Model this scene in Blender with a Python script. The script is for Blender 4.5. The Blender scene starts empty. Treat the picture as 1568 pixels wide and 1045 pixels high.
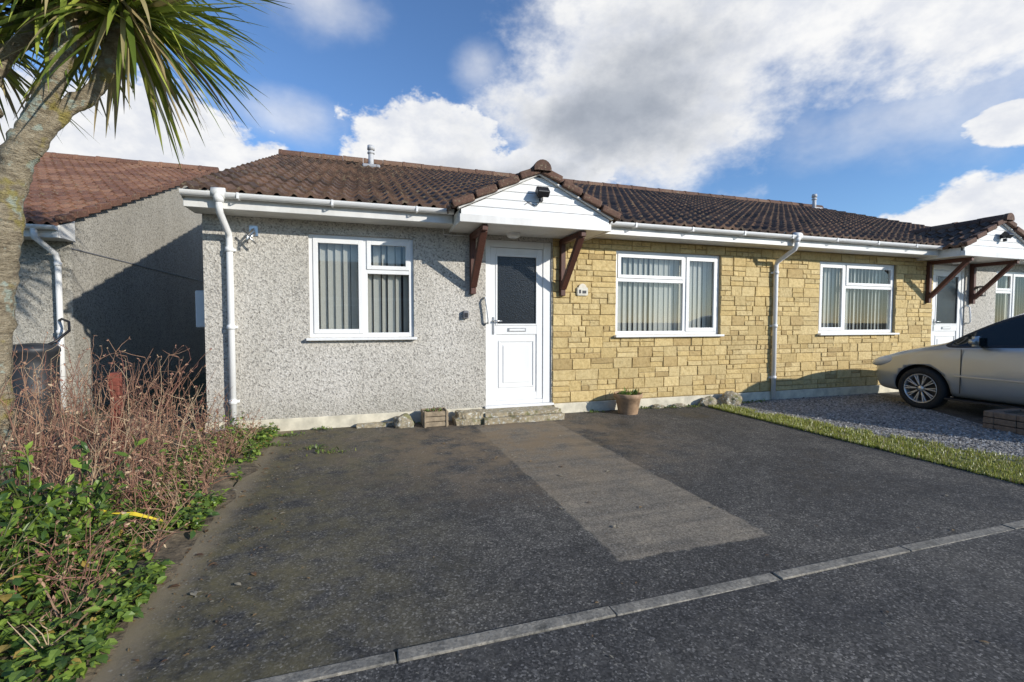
import bpy, bmesh, math, random
from mathutils import Vector, Matrix, noise
random.seed(7)
R=random.random
def U(a,b): return a+(b-a)*random.random()
sc=bpy.context.scene
# ---------------------------------------------------------------- helpers
def nd(nt,typ,ins=None,**pr):
    n=nt.nodes.new(typ)
    for k,v in pr.items(): setattr(n,k,v)
    if ins:
        for k,v in ins.items():
            s=n.inputs[k]
            if hasattr(v,'is_output'): nt.links.new(v,s)
            else: s.default_value=v
    return n
def c4(c): return (c[0],c[1],c[2],1.0)
def ramp(nt,fac,st,interp='LINEAR'):
    r=nt.nodes.new('ShaderNodeValToRGB'); r.color_ramp.interpolation=interp
    e=r.color_ramp.elements
    while len(e)<len(st): e.new(0.5)
    for i,(p,c) in enumerate(st):
        e[i].position=p; e[i].color=c4(c) if not isinstance(c,(int,float)) else (c,c,c,1)
    nt.links.new(fac,r.inputs[0]); return r.outputs[0]
def mix(nt,f,a,b,bt='MIX'):
    m=nt.nodes.new('ShaderNodeMix'); m.data_type='RGBA'; m.blend_type=bt
    for s,v in ((m.inputs[0],f),(m.inputs[6],a),(m.inputs[7],b)):
        if hasattr(v,'is_output'): nt.links.new(v,s)
        else: s.default_value=v if isinstance(v,(int,float)) else c4(v)
    return m.outputs[2]
def math_(nt,op,a,b=0.0,c=None,clamp=False):
    m=nt.nodes.new('ShaderNodeMath'); m.operation=op; m.use_clamp=clamp
    for i,v in enumerate((a,b,c)):
        if v is None: continue
        if hasattr(v,'is_output'): nt.links.new(v,m.inputs[i])
        else: m.inputs[i].default_value=v
    return m.outputs[0]
class Mt:
    def __init__(s,name,rough=0.7,col=(.5,.5,.5),metal=0,spec=0.5):
        s.m=bpy.data.materials.new(name); s.m.use_nodes=True; s.nt=s.m.node_tree
        s.b=s.nt.nodes['Principled BSDF']; s.b.inputs['Roughness'].default_value=rough
        s.b.inputs['Base Color'].default_value=c4(col); s.b.inputs['Metallic'].default_value=metal
        s.b.inputs['Specular IOR Level'].default_value=spec
        s.co=nd(s.nt,'ShaderNodeTexCoord').outputs['Object']
    def noise(s,scale,detail=4,rough=.5,co=None,dist=0):
        return nd(s.nt,'ShaderNodeTexNoise',{'Vector':co or s.co,'Scale':scale,'Detail':detail,'Roughness':rough,'Distortion':dist}).outputs['Fac']
    def vor(s,scale,out='Color',co=None,feature='F1'):
        return nd(s.nt,'ShaderNodeTexVoronoi',{'Vector':co or s.co,'Scale':scale},feature=feature).outputs[out]
    def scaled(s,v): return nd(s.nt,'ShaderNodeMapping',{'Vector':s.co,'Scale':v}).outputs[0]
    def bw(s,c): return nd(s.nt,'ShaderNodeSeparateColor',{'Color':c}).outputs[0]
    def col(s,c): s.nt.links.new(c,s.b.inputs['Base Color'])
    def rough(s,c): s.nt.links.new(c,s.b.inputs['Roughness'])
    def bump(s,h,st=.5,d=.01):
        b=nd(s.nt,'ShaderNodeBump',{'Height':h,'Strength':st,'Distance':d}); s.nt.links.new(b.outputs[0],s.b.inputs['Normal'])
    def attr(s,n='Col'): return nd(s.nt,'ShaderNodeAttribute',attribute_name=n).outputs['Color']
    def xyz(s): return nd(s.nt,'ShaderNodeSeparateXYZ',{'Vector':s.co}).outputs
def group(name,loc=(0,0,0),rotz=0):
    e=bpy.data.objects.new(name,None); e.location=loc; e.rotation_euler=(0,0,rotz); e.empty_display_size=.2
    sc.collection.objects.link(e); return e
def mk(name,V,F,mats,parent=None,smooth=False,fm=None,cols=None):
    me=bpy.data.meshes.new(name); me.from_pydata([tuple(v) for v in V],[],F); 
    if not isinstance(mats,(list,tuple)): mats=[mats]
    for m in mats: me.materials.append(m.m if isinstance(m,Mt) else m)
    if fm: me.polygons.foreach_set('material_index',fm)
    if smooth: me.polygons.foreach_set('use_smooth',[True]*len(me.polygons))
    if cols:
        a=me.color_attributes.new(name='Col',type='FLOAT_COLOR',domain='CORNER'); buf=[]
        for p,c in zip(me.polygons,cols):
            for _ in range(p.loop_total): buf+= [c[0],c[1],c[2],1.0]
        a.data.foreach_set('color',buf)
    me.update()
    o=bpy.data.objects.new(name,me); sc.collection.objects.link(o)
    if parent: o.parent=parent
    return o
def fromobj(name,bm,mats,parent=None,smooth=False):
    me=bpy.data.meshes.new(name); bmesh.ops.recalc_face_normals(bm,faces=bm.faces[:]); bm.to_mesh(me); bm.free()
    if not isinstance(mats,(list,tuple)): mats=[mats]
    for m in mats: me.materials.append(m.m if isinstance(m,Mt) else m)
    if smooth: me.polygons.foreach_set('use_smooth',[True]*len(me.polygons))
    o=bpy.data.objects.new(name,me); sc.collection.objects.link(o)
    if parent: o.parent=parent
    return o
class Bx:
    def __init__(s): s.bm=bmesh.new()
    def add(s,x0,x1,y0,y1,z0,z1,jit=0):
        vs=[s.bm.verts.new((x+U(-jit,jit),y+U(-jit,jit),z+U(-jit,jit))) for z in (z0,z1) for y in (y0,y1) for x in (x0,x1)]
        for f in ((0,2,3,1),(4,5,7,6),(0,1,5,4),(2,6,7,3),(0,4,6,2),(1,3,7,5)): s.bm.faces.new([vs[i] for i in f])
        return s
    def beam(s,p0,p1,w,h,up=(0,0,1)):
        p0=Vector(p0);p1=Vector(p1); d=(p1-p0).normalized(); a=d.cross(Vector(up)).normalized(); b=a.cross(d)
        vs=[]
        for p in (p0,p1):
            for sb in (-1,1):
                for sa in (-1,1): vs.append(s.bm.verts.new(p+a*sa*w/2+b*sb*h/2))
        for f in ((0,2,3,1),(4,5,7,6),(0,1,5,4),(2,6,7,3),(0,4,6,2),(1,3,7,5)): s.bm.faces.new([vs[i] for i in f])
        return s
    def poly(s,pts,axis,a,b):
        def P(p,t): return (t,p[0],p[1]) if axis=='x' else (p[0],t,p[1])
        A=[s.bm.verts.new(P(p,a)) for p in pts]; B=[s.bm.verts.new(P(p,b)) for p in pts]
        s.bm.faces.new(A); s.bm.faces.new(B[::-1]); n=len(pts)
        for i in range(n): s.bm.faces.new((A[i],B[i],B[(i+1)%n],A[(i+1)%n]))
        return s
    def done(s,name,mat,parent=None,bevel=.004,seg=1,smooth=False):
        if bevel>0: bmesh.ops.bevel(s.bm,geom=s.bm.edges[:],offset=bevel,segments=seg,affect='EDGES',profile=.6)
        return fromobj(name,s.bm,mat,parent,smooth)
def tube(V,F,pts,rads,n=6,cap=True,jit=0,cols=None,col=None):
    base=len(V); pts=[Vector(p) for p in pts]; prev=None; nf=len(F)
    for i,p in enumerate(pts):
        t=(pts[min(i+1,len(pts)-1)]-pts[max(i-1,0)]).normalized()
        if prev is None: a=t.orthogonal().normalized()
        else: a=(prev-t*prev.dot(t)).normalized()
        prev=a; b=t.cross(a)
        r=rads[i] if isinstance(rads,(list,tuple)) else rads
        for k in range(n):
            th=2*math.pi*k/n; rr=r*(1+U(-jit,jit)); V.append(p+a*math.cos(th)*rr+b*math.sin(th)*rr)
    for i in range(len(pts)-1):
        for k in range(n):
            k2=(k+1)%n; F.append((base+i*n+k,base+i*n+k2,base+(i+1)*n+k2,base+(i+1)*n+k))
    if cap:
        F.append(tuple(base+k for k in range(n))[::-1]); F.append(tuple(base+(len(pts)-1)*n+k for k in range(n)))
    if cols is not None: cols+= [col]*(len(F)-nf)
def lathe(name,prof,mat,parent=None,loc=(0,0,0),n=32,smooth=True):
    V=[];F=[]
    for r,z in prof:
        for k in range(n):
            th=2*math.pi*k/n; V.append((loc[0]+r*math.cos(th),loc[1]+r*math.sin(th),loc[2]+z))
    for i in range(len(prof)-1):
        for k in range(n):
            k2=(k+1)%n; F.append((i*n+k,i*n+k2,(i+1)*n+k2,(i+1)*n+k))
    return mk(name,V,F,mat,parent,smooth)
# ---------------------------------------------------------------- materials
def pebbledash(name,base=(.48,.46,.42),dark=(.17,.16,.145),lite=(.68,.66,.61)):
    m=Mt(name,.9)
    v=m.bw(m.vor(62)); n1=m.noise(34,3,.7); k=math_(m.nt,'ADD',math_(m.nt,'MULTIPLY',v,.45),math_(m.nt,'MULTIPLY',n1,.55))
    c=ramp(m.nt,k,[(.2,dark),(.34,tuple(x*.72 for x in base)),(.47,base),(.66,tuple(min(1,x*1.15) for x in base)),(.82,lite)])
    st=ramp(m.nt,m.noise(1.2,4,.6,co=m.scaled((1,1,.35))),[(.3,(.82,.805,.77)),(.65,(1.04,1.03,1.02))])
    c=mix(m.nt,1.0,c,st,'MULTIPLY')
    z=m.xyz()[2]; g=math_(m.nt,'MULTIPLY_ADD',z,-2.2,1.0,clamp=True); g=math_(m.nt,'MULTIPLY',g,ramp(m.nt,n1,[(.3,.1),(.7,.75)]))
    m.col(mix(m.nt,g,c,(.20,.19,.14)))
    m.bump(math_(m.nt,'ADD',m.vor(62,'Distance'),n1),.6,.008); return m
PEB=pebbledash('pebbledash_render',(.50,.475,.425))
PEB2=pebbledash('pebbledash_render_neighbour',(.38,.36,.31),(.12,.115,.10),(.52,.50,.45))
def stone_mat():
    m=Mt('yellow_stone_block',.85); a=m.attr()
    n=m.noise(22,4,.7)
    c=mix(m.nt,1.0,a,ramp(m.nt,n,[(.28,(.74,.69,.60)),(.5,(1,1,1)),(.75,(1.14,1.15,1.2))]),'MULTIPLY')
    pits=ramp(m.nt,m.noise(75,2,.6),[(.30,(.55,.48,.36)),(.40,(1,1,1))]); c=mix(m.nt,.6,c,pits,'MULTIPLY')
    m.col(c); m.bump(math_(m.nt,'ADD',n,math_(m.nt,'MULTIPLY',m.noise(9,2),1.2)),.7,.014); return m
STONE=stone_mat()
def simple(name,col,rough=.6,ns=20,var=.15,bump=0,metal=0,spec=.5,bd=.005):
    m=Mt(name,rough,col,metal,spec); n=m.noise(ns,3,.6)
    m.col(ramp(m.nt,n,[(.3,tuple(c*(1-var) for c in col)),(.7,tuple(min(1,c*(1+var)) for c in col))]))
    if bump: m.bump(n,bump,bd)
    return m
MORTAR=simple('mortar',(.37,.285,.155),.95,40,.2,.5)
def upvc(name,col=(.82,.82,.80),dirt=.10):
    m=Mt(name,.35,col); n=m.noise(2.5,4,.65,co=m.scaled((1,1,.4)))
    m.col(ramp(m.nt,n,[(.3,tuple(c*(1-dirt) for c in col)),(.6,col)])); m.rough(ramp(m.nt,n,[(.3,.5),(.7,.28)])); return m
UPVC=upvc('white_upvc'); FASCIA=upvc('white_fascia_paint',(.80,.785,.74),.25)
def tile_mat(name,a,b,c_):
    m=Mt(name,.85); at=m.bw(m.attr()); n=m.noise(3.5,5,.65)
    k=math_(m.nt,'ADD',math_(m.nt,'MULTIPLY',at,.5),math_(m.nt,'MULTIPLY',n,.55))
    c=ramp(m.nt,k,[(.2,a),(.5,b),(.85,c_)])
    li=ramp(m.nt,m.noise(26,3,.7),[(.56,0.0),(.67,1.0)])
    li2=mix(m.nt,1.0,li,ramp(m.nt,m.noise(1.3,2),[(.36,.15),(.6,.9)]),'MULTIPLY')
    c=mix(m.nt,li2,c,(.26,.22,.14)); 
    c=mix(m.nt,1.0,c,ramp(m.nt,m.noise(55,2,.7),[(.25,(.55,.55,.55)),(.65,(1.2,1.2,1.2))]),'MULTIPLY')
    m.col(c); m.bump(m.noise(60,2,.7),.5,.006); return m
TILE=tile_mat('brown_roof_tile',(.047,.030,.023),(.098,.058,.041),(.175,.10,.064))
TILE2=tile_mat('terracotta_roof_tile',(.12,.056,.037),(.20,.095,.058),(.29,.155,.092))
RIDGE=tile_mat('ridge_tile_mat',(.07,.038,.027),(.14,.073,.047),(.22,.13,.08))
PLINTH=simple('painted_plinth',(.62,.57,.44),.8,7,.22,.3)
CONC=simple('weathered_concrete',(.34,.32,.27),.9,30,.35,.6)
WOOD=Mt('dark_stained_timber',.6)
WOOD.col(ramp(WOOD.nt,WOOD.noise(14,5,.7,co=WOOD.scaled((6,6,1))),[(.3,(.045,.018,.012)),(.7,(.13,.045,.028))]))
REDWOOD=simple('red_timber',(.20,.055,.035),.7,20,.4,.4)
BLACK=simple('black_plastic',(.02,.02,.022),.4,10,.3)
BUTT=simple('dark_butt_plastic',(.03,.032,.036),.5,6,.3)
GREYP=simple('grey_plastic',(.16,.16,.17),.5,10,.2)
DARKROOM=simple('interior_wall',(.14,.13,.12),.9,4,.1)
BLIND=simple('vertical_blind_fabric',(.80,.78,.70),.85,60,.05)
def glass(name):
    m=Mt(name); nt=m.nt; nt.nodes.remove(m.b)
    t=nd(nt,'ShaderNodeBsdfTransparent',{'Color':(.93,.95,.94,1)}); g=nd(nt,'ShaderNodeBsdfGlossy',{'Color':(1,1,1,1),'Roughness':.012})
    lw=nd(nt,'ShaderNodeLayerWeight',{'Blend':.42}).outputs['Fresnel']
    fr=math_(nt,'MULTIPLY_ADD',lw,.65,.02,clamp=True)
    mx=nd(nt,'ShaderNodeMixShader',{0:fr,1:t.outputs[0],2:g.outputs[0]}); out=[n for n in nt.nodes if n.type=='OUTPUT_MATERIAL'][0]
    nt.links.new(mx.outputs[0],out.inputs[0]); return m
GLASS=glass('window_glass')
OBSC=Mt('obscured_door_glass',.16,(.02,.023,.026)); OBSC.bump(OBSC.vor(70,'Distance'),.5,.004)
METAL=simple('brushed_metal',(.6,.6,.6),.3,30,.1,metal=1)
TERRA=simple('terracotta',(.38,.25,.15),.8,12,.3,.2)
def asphalt(name,lo,hi,drive):
    m=Mt(name,.88,spec=.3); nt=m.nt
    v=m.bw(m.vor(125)); base=ramp(nt,v,[(0,tuple(x*.6 for x in lo)),(.45,lo),(.88,hi),(1,tuple(x*2.0 for x in hi))])
    nbig=m.noise(.8,5,.72)
    big=ramp(nt,nbig,[(.32,(.50,.50,.52)),(.46,(.85,.85,.85)),(.56,(1.12,1.10,1.06)),(.70,(1.45,1.40,1.30))]); c=mix(nt,1,base,big,'MULTIPLY')
    med=ramp(nt,m.noise(8,3,.75),[(.3,(.72,.72,.72)),(.7,(1.22,1.20,1.17))]); c=mix(nt,1,c,med,'MULTIPLY')
    wob=m.noise(6,4,.75)
    if drive:
        X=m.xyz(); w2=math_(nt,'MULTIPLY',math_(nt,'SUBTRACT',wob,.5),.08)
        def band(v,a,b,s):
            vv=math_(nt,'ADD',v,w2)
            return math_(nt,'MULTIPLY',math_(nt,'MULTIPLY_ADD',vv,1/s,-a/s,clamp=True),math_(nt,'MULTIPLY_ADD',vv,-1/s,b/s,clamp=True))
        n26=m.noise(2.6,5,.75)
        pm=math_(nt,'MULTIPLY',band(X[0],2.92,3.95,.02),band(X[1],-3.78,-.4,.02))
        pc=ramp(nt,n26,[(.3,(.16,.14,.11)),(.50,(.235,.20,.15)),(.70,(.30,.25,.18))])
        pc=mix(nt,1,pc,ramp(nt,v,[(0,(.65,.65,.65)),(1,(1.4,1.4,1.4))]),'MULTIPLY')
        stv=m.noise(2.4,3,.6,co=m.scaled((.5,4,1))); pm2=math_(nt,'MULTIPLY',pm,ramp(nt,stv,[(.36,.5),(.56,.92)]))
        c=mix(nt,pm2,c,pc)
        dx=nd(nt,'ShaderNodeVectorMath',{0:m.co,1:(3.1,-1.2,0)},operation='SUBTRACT').outputs[0]
        ds=nd(nt,'ShaderNodeVectorMath',{0:dx,1:(.5,.62,0)},operation='MULTIPLY').outputs[0]
        ln=nd(nt,'ShaderNodeVectorMath',{0:ds},operation='LENGTH').outputs['Value']
        dm=math_(nt,'MULTIPLY',math_(nt,'SUBTRACT',1.2,ln,clamp=True),ramp(nt,n26,[(.38,0.0),(.58,1.0)]))
        c=mix(nt,math_(nt,'MULTIPLY',dm,.9),c,(.24,.175,.105))
        n4=m.noise(4,5,.75)
        mo=math_(nt,'MULTIPLY',math_(nt,'MULTIPLY_ADD',X[0],-1/1.4,2.4/1.4,clamp=True),ramp(nt,n4,[(.38,0.0),(.62,1.0)]))
        c=mix(nt,math_(nt,'MULTIPLY',mo,.8),c,(.15,.125,.055))
        mo2=math_(nt,'MULTIPLY',math_(nt,'MULTIPLY_ADD',math_(nt,'ADD',X[0],math_(nt,'MULTIPLY',w2,2.0)),-1/.14,.90/.14,clamp=True),.85)
        c=mix(nt,mo2,c,(.26,.21,.135))
    else:
        gr=ramp(nt,m.noise(1.7,4,.8),[(.52,0.0),(.75,.5)]); c=mix(nt,gr,c,(.13,.12,.10))
    grit=ramp(nt,m.noise(48,2,.5),[(.67,0.0),(.72,1.0)]); c=mix(nt,math_(nt,'MULTIPLY',grit,.55),c,(.36,.33,.27))
    m.rough(ramp(nt,nbig,[(.34,.55),(.5,.9)]))
    m.col(c); m.bump(math_(nt,'ADD',v,math_(nt,'MULTIPLY',wob,.8)),.4,.004); return m
ASPH=asphalt('driveway_asphalt',(.066,.064,.060),(.116,.111,.102),True)
ASPH2=asphalt('road_asphalt',(.060,.059,.057),(.108,.104,.098),False)
GRND=simple('earth_and_grass',(.06,.07,.03),.95,2,.4,.3)
SOIL=simple('bed_soil',(.13,.10,.062),.95,14,.5,.8,bd=.03)
MOSS=simple('mossy_turf',(.14,.15,.035),.95,7,.7,.8,bd=.02)
GRAV=Mt('gravel_surface',.9); GRAV.col(ramp(GRAV.nt,GRAV.bw(GRAV.vor(45)),[(0,(.08,.08,.08)),(.4,(.20,.192,.178)),(.75,(.32,.305,.28)),(1,(.5,.48,.45))])); GRAV.bump(GRAV.vor(45,'Distance'),1,.02)
def leafmat(name,rough=.45,trans=.25):
    m=Mt(name,rough); m.col(m.attr())
    nt=m.nt; tr=nd(nt,'ShaderNodeBsdfTranslucent',{'Color':m.attr()}); out=[n for n in nt.nodes if n.type=='OUTPUT_MATERIAL'][0]
    mx=nd(nt,'ShaderNodeMixShader',{0:trans,1:m.b.outputs[0],2:tr.outputs[0]}); nt.links.new(mx.outputs[0],out.inputs[0]); return m
LEAF=leafmat('leaf_surface',.38); PALM=leafmat('palm_leaf',.36,.3)
STEM=Mt('dry_stem',.8); STEM.col(STEM.attr())
# ---------------------------------------------------------------- ground
V=[(-600,-600,0),(600,-600,0),(600,600,0),(-600,600,0)]
mk('ground',V,[(0,1,2,3)],GRND)
def sheet(name,poly,z,mat): return mk(name,[(x,y,z) for x,y in poly],[tuple(range(len(poly)))],mat)
sheet('driveway',[(.70,-4.1),(6.52,-4.1),(6.52,.02),(.70,.02)],.008,ASPH)
sheet('road',[(-60,-12.0),(80,-12.0),(80,-4.16),(-60,-4.16)],.008,ASPH2)
sheet('driveway',[(8.55,-4.1),(13.5,-4.1),(13.5,.02),(10.25,.02),(8.62,-2.7)],.008,ASPH2)
sheet('gravel_border',[(7.15,-4.1),(8.55,-4.1),(8.62,-2.7),(10.25,.02),(6.52,.02),(6.52,-.3)],.012,GRAV)
sheet('grass_verge',[(6.52,-4.1),(7.35,-4.1),(7.25,-3.0),(6.95,-1.4),(6.7,-.3),(6.50,-.25)],.017,MOSS)
KERB=Mt('kerb_concrete',.9); kn=KERB.noise(9,5,.75)
kc=ramp(KERB.nt,kn,[(.32,(.09,.085,.07)),(.46,(.19,.175,.145)),(.68,(.30,.27,.215))]); kc=mix(KERB.nt,1,kc,ramp(KERB.nt,KERB.bw(KERB.vor(90)),[(0,(.7,.7,.7)),(1,(1.3,1.3,1.3))]),'MULTIPLY')
KERB.col(kc); KERB.bump(kn,.6,.01)
k=Bx(); x=-8.3
while x<30:
    k.add(x,x+.909,-4.166+U(-.003,.003),-4.098+U(-.003,.003),-.05,.014+U(-.003,.004),.003); x+=.915
k.done('edging_kerb',KERB,None,.004)
V=[];F=[];cols=[]
for i in range(5200):
    y=-4.05+4.0*R(); xr=8.6+ (y+2.7)*.6 if y>-2.7 else 8.57
    x=U(6.9 if y>-3.2 else 7.1,xr); r=U(.008,.02); b=len(V); g=U(.12,.48)
    if R()<.3: g*=.5
    for dx,dy,dz in ((1,0,.1),(0,1,0),(-1,0,.15),(0,-1,.05),(.1,.1,.8)): V.append((x+dx*r*U(.7,1.2),y+dy*r*U(.7,1.2),.012+dz*r*U(.8,1.2)))
    for a,b2 in ((0,1),(1,2),(2,3),(3,0)): F.append((b+a,b+b2,b+4)); cols.append((g,g*.96,g*.89))
gm=Mt('gravel_stone',.85); gm.col(gm.attr()); mk('gravel_stones',V,F,gm,None,False,None,cols)
# ---------------------------------------------------------------- tiled roof slope
def tiled(name,P0,Uv,Vv,Lu,Lv,mat,parent,period=.165,gauge=.33,amp=.040,cover=2):
    P0=Vector(P0);Uv=Vector(Uv).normalized();Vv=Vector(Vv).normalized();N=Uv.cross(Vv).normalized()
    if N.z<0: N=-N
    ns=8; nu=int(round(Lu/period)); nr=max(1,int(round(Lv/gauge))); g=Lv/nr; per=Lu/nu
    V=[];F=[];cols=[]
    def h(t): return amp*math.exp(-((t-.3)/.17)**2)-amp*.25*math.exp(-((t-.8)/.12)**2)
    for r in range(nr):
        off=[(U(-.004,.004),U(-.01,.01),R()) for _ in range(nu//cover+2)]
        b=len(V); n=nu*ns+1
        for row in range(4):
            for j in range(n):
                u=j*per/ns; t=(j%ns)/ns; ti=min(j,nu*ns-1)//(ns*cover); o=off[ti]
                base=P0+Uv*u
                if row==0: q=base+Vv*(r*g+o[1])+N*(h(t)-.012)
                elif row in(1,2): q=base+Vv*(r*g+o[1])+N*(h(t)+.034+o[0])
                else: q=base+Vv*((r+1)*g+.03)+N*(h(t)+.002)
                V.append(q)
        for j in range(n-1):
            c=off[j//(ns*cover)][2]; cc=(c,c,c)
            F.append((b+j,b+j+1,b+n+j+1,b+n+j)); cols.append(cc)
            F.append((b+2*n+j,b+2*n+j+1,b+3*n+j+1,b+3*n+j)); cols.append(cc)
    return mk(name,V,F,mat,parent,True,None,cols)
def ridge_tiles(name,p0,p1,r,mat,parent,L=.45,sag=.0,capr=True):
    p0=Vector(p0);p1=Vector(p1);d=(p1-p0);n=max(1,int(round(d.length/L)));d.normalize();ll=(p1-p0).length/n
    side=d.cross(Vector((0,0,1))).normalized(); up=side.cross(d); V=[];F=[];cols=[]
    for i in range(n):
        c=R(); a=p0+d*ll*i; b=len(V); lift=U(-.006,.006)
        st=[(0.0,r*1.06),(.06,r*1.06),(.07,r),(ll-.01,r),(ll-.01,r*.6)]
        for s,rr in [(0.0,r*.85)]+st:
            for k in range(11):
                th=math.pi*(k/10)*1.12-math.pi*.06; V.append(a+d*s+side*math.cos(th)*rr+up*(math.sin(th)*rr+lift))
        for q in range(len(st)):
            for k in range(10): F.append((b+q*11+k,b+q*11+k+1,b+(q+1)*11+k+1,b+(q+1)*11+k)); cols.append((c,c,c))
        if i==0 and capr: F.append(tuple(b+k for k in range(11))); cols.append((c,c,c))
        if i==n-1 and capr: F.append(tuple(b+5*11+k for k in range(11))[::-1]); cols.append((c,c,c))
    return mk(name,V,F,mat,parent,False,None,cols)
# ---------------------------------------------------------------- walls
def wall(name,x0,x1,z0,z1,holes,mat,parent,y=0.0,rev=.12):
    xs=sorted({x0,x1,*[h[0] for h in holes],*[h[1] for h in holes]}); zs=sorted({z0,z1,*[max(z0,h[2]) for h in holes],*[h[3] for h in holes]})
    V=[];F=[]
    def q(a,b,c,d):
        i=len(V); V.extend([a,b,c,d]); F.append((i,i+1,i+2,i+3))
    for i in range(len(xs)-1):
        for j in range(len(zs)-1):
            mx=(xs[i]+xs[i+1])/2; mz=(zs[j]+zs[j+1])/2
            if any(h[0]<mx<h[1] and h[2]<mz<h[3] for h in holes): continue
            q((xs[i],y,zs[j]),(xs[i+1],y,zs[j]),(xs[i+1],y,zs[j+1]),(xs[i],y,zs[j+1]))
    for a,b,c,d in holes:
        c=max(c,z0)
        q((a,y,c),(a,y,d),(a,y+rev,d),(a,y+rev,c)); q((b,y,c),(b,y+rev,c),(b,y+rev,d),(b,y,d))
        q((a,y,d),(b,y,d),(b,y+rev,d),(a,y+rev,d)); q((a,y,c),(a,y+rev,c),(b,y+rev,c),(b,y,c))
    return mk(name,V,F,mat,parent)
MX=15.847
W1=(1.057,2.257,1.079,2.29); W2=(5.086,6.910,1.079,2.29); DR=(3.175,4.10,.14,2.34)
def mir(t,m):
    return (MX-t[1],MX-t[0],t[2],t[3]) if m else t
H=group('semi_detached_bungalow')
SPL=4.112
wall('rendered_wall',0,SPL,0,2.62,[mir(W1,0),mir(DR,0)],PEB,H)
wall('mortar_wall',SPL,MX-SPL,0,2.62,[mir(W2,0),mir(W2,1)],MORTAR,H)
wall('rendered_wall_far',MX-SPL,MX,0,2.62,[mir(W1,1),mir(DR,1)],PEB,H)
RY,RZ=5.67,4.93; BY=11.34
def gable(name,x,y0,y1,ry,rz,ze,mat,parent):
    return mk(name,[(x,y0,0),(x,y1,0),(x,y1,ze),(x,ry,rz),(x,y0,ze)],[(0,1,2,3,4)],mat,parent)
gable('gable_wall',0,0,BY,RY,RZ-.05,2.62,PEB,H); gable('gable_wall_far',MX,0,BY,RY,RZ-.05,2.62,PEB,H)
mk('rear_wall',[(0,BY,0),(MX,BY,0),(MX,BY,2.62),(0,BY,2.62)],[(0,1,2,3)],PEB,H)
b=Bx(); b.add(.05,MX-.05,.125,4.5,.05,2.45); 
o=b.done('interior_shell',DARKROOM,H,0)
bm=bmesh.new(); bm.from_mesh(o.data)
fs=[f for f in bm.faces if abs(f.calc_center_median().y-.125)<.01]; bmesh.ops.delete(bm,geom=fs,context='FACES'); bm.to_mesh(o.data); bm.free()
b=Bx(); b.add(2.7,2.76,.13,4.4,.06,2.44).add(4.5,4.56,.13,4.4,.06,2.44).add(7.9,7.96,.13,4.4,.06,2.44).add(11.3,11.36,.13,4.4,.06,2.44).add(13.1,13.16,.13,4.4,.06,2.44)
b.done('interior_partitions',DARKROOM,H,0)
# stone blocks
V=[];F=[];cols=[]
def block(x0,x1,z0,z1):
    g=.004; x0+=g;x1-=g;z0+=g;z1-=g
    if x1-x0<.02: return
    b=len(V); d=U(.009,.020); i=.007; j=lambda:U(-.003,.003)
    for (x,z) in ((x0,z0),(x1,z0),(x1,z1),(x0,z1)): V.append((x,.002,z))
    for (x,z) in ((x0+j(),z0+j()),(x1+j(),z0+j()),(x1+j(),z1+j()),(x0+j(),z1+j())): V.append((x,-d*.6,z))
    for (x,z) in ((x0+i,z0+i),(x1-i,z0+i),(x1-i,z1-i),(x0+i,z1-i)): V.append((x+j(),-d+U(-.004,.004),z+j()))
    t=R(); v=U(.87,1.10); base=(Vector((.56,.41,.17))*(1-t)+Vector((.60,.465,.225))*t)*v
    if R()<.10: base=Vector((.46,.33,.14))*v
    c=(base.x,base.y,base.z)
    for s in (0,4):
        for k in range(4): F.append((b+s+k,b+s+(k+1)%4,b+s+4+(k+1)%4,b+s+4+k)); cols.append(c)
    F.append((b+8,b+9,b+10,b+11)); cols.append(c)
def course(xa,xb,z0,z1):
    x=xa
    while x<xb-1e-4:
        w=U(.17,.36); nx=x+w
        if xb-nx<.13: nx=xb
        r=R()
        if r<.5 or nx-x<.14: block(x,nx,z0,z1)
        elif r<.66:
            zm=(z0+z1)/2; block(x,nx,z0,zm); block(x,nx,zm,z1)
        elif r<.85:
            zm=(z0+z1)/2; xm=x+(nx-x)*U(.35,.65); block(x,nx,z0,zm); block(x,xm,zm,z1); block(xm,nx,zm,z1)
        else:
            zm=(z0+z1)/2; xm=x+(nx-x)*U(.35,.65); block(x,xm,z0,zm); block(xm,nx,z0,zm); block(x,nx,zm,z1)
        x=nx
a0,a1=SPL,MX-SPL; w2=mir(W2,0); w3=mir(W2,1)
zones=[(.15,1.055,6,[(a0,a1)]),(1.055,2.29,8,[(a0,w2[0]),(w2[1],w3[0]),(w3[1],a1)]),(2.29,2.56,2,[(a0,a1)])]
for z0,z1,n,iv in zones:
    for i in range(n):
        for xa,xb in iv: course(xa,xb,z0+(z1-z0)*i/n,z0+(z1-z0)*(i+1)/n)
mk('stone_blocks',V,F,STONE,H,False,None,cols)
b=Bx(); b.add(-.02,3.12,-.03,-.001,0,.15).add(4.13,MX-4.13,-.032,-.001,0,.145).add(MX-3.12,MX+.02,-.03,-.001,0,.15)
b.done('plinth',PLINTH,H,.006)
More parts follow.
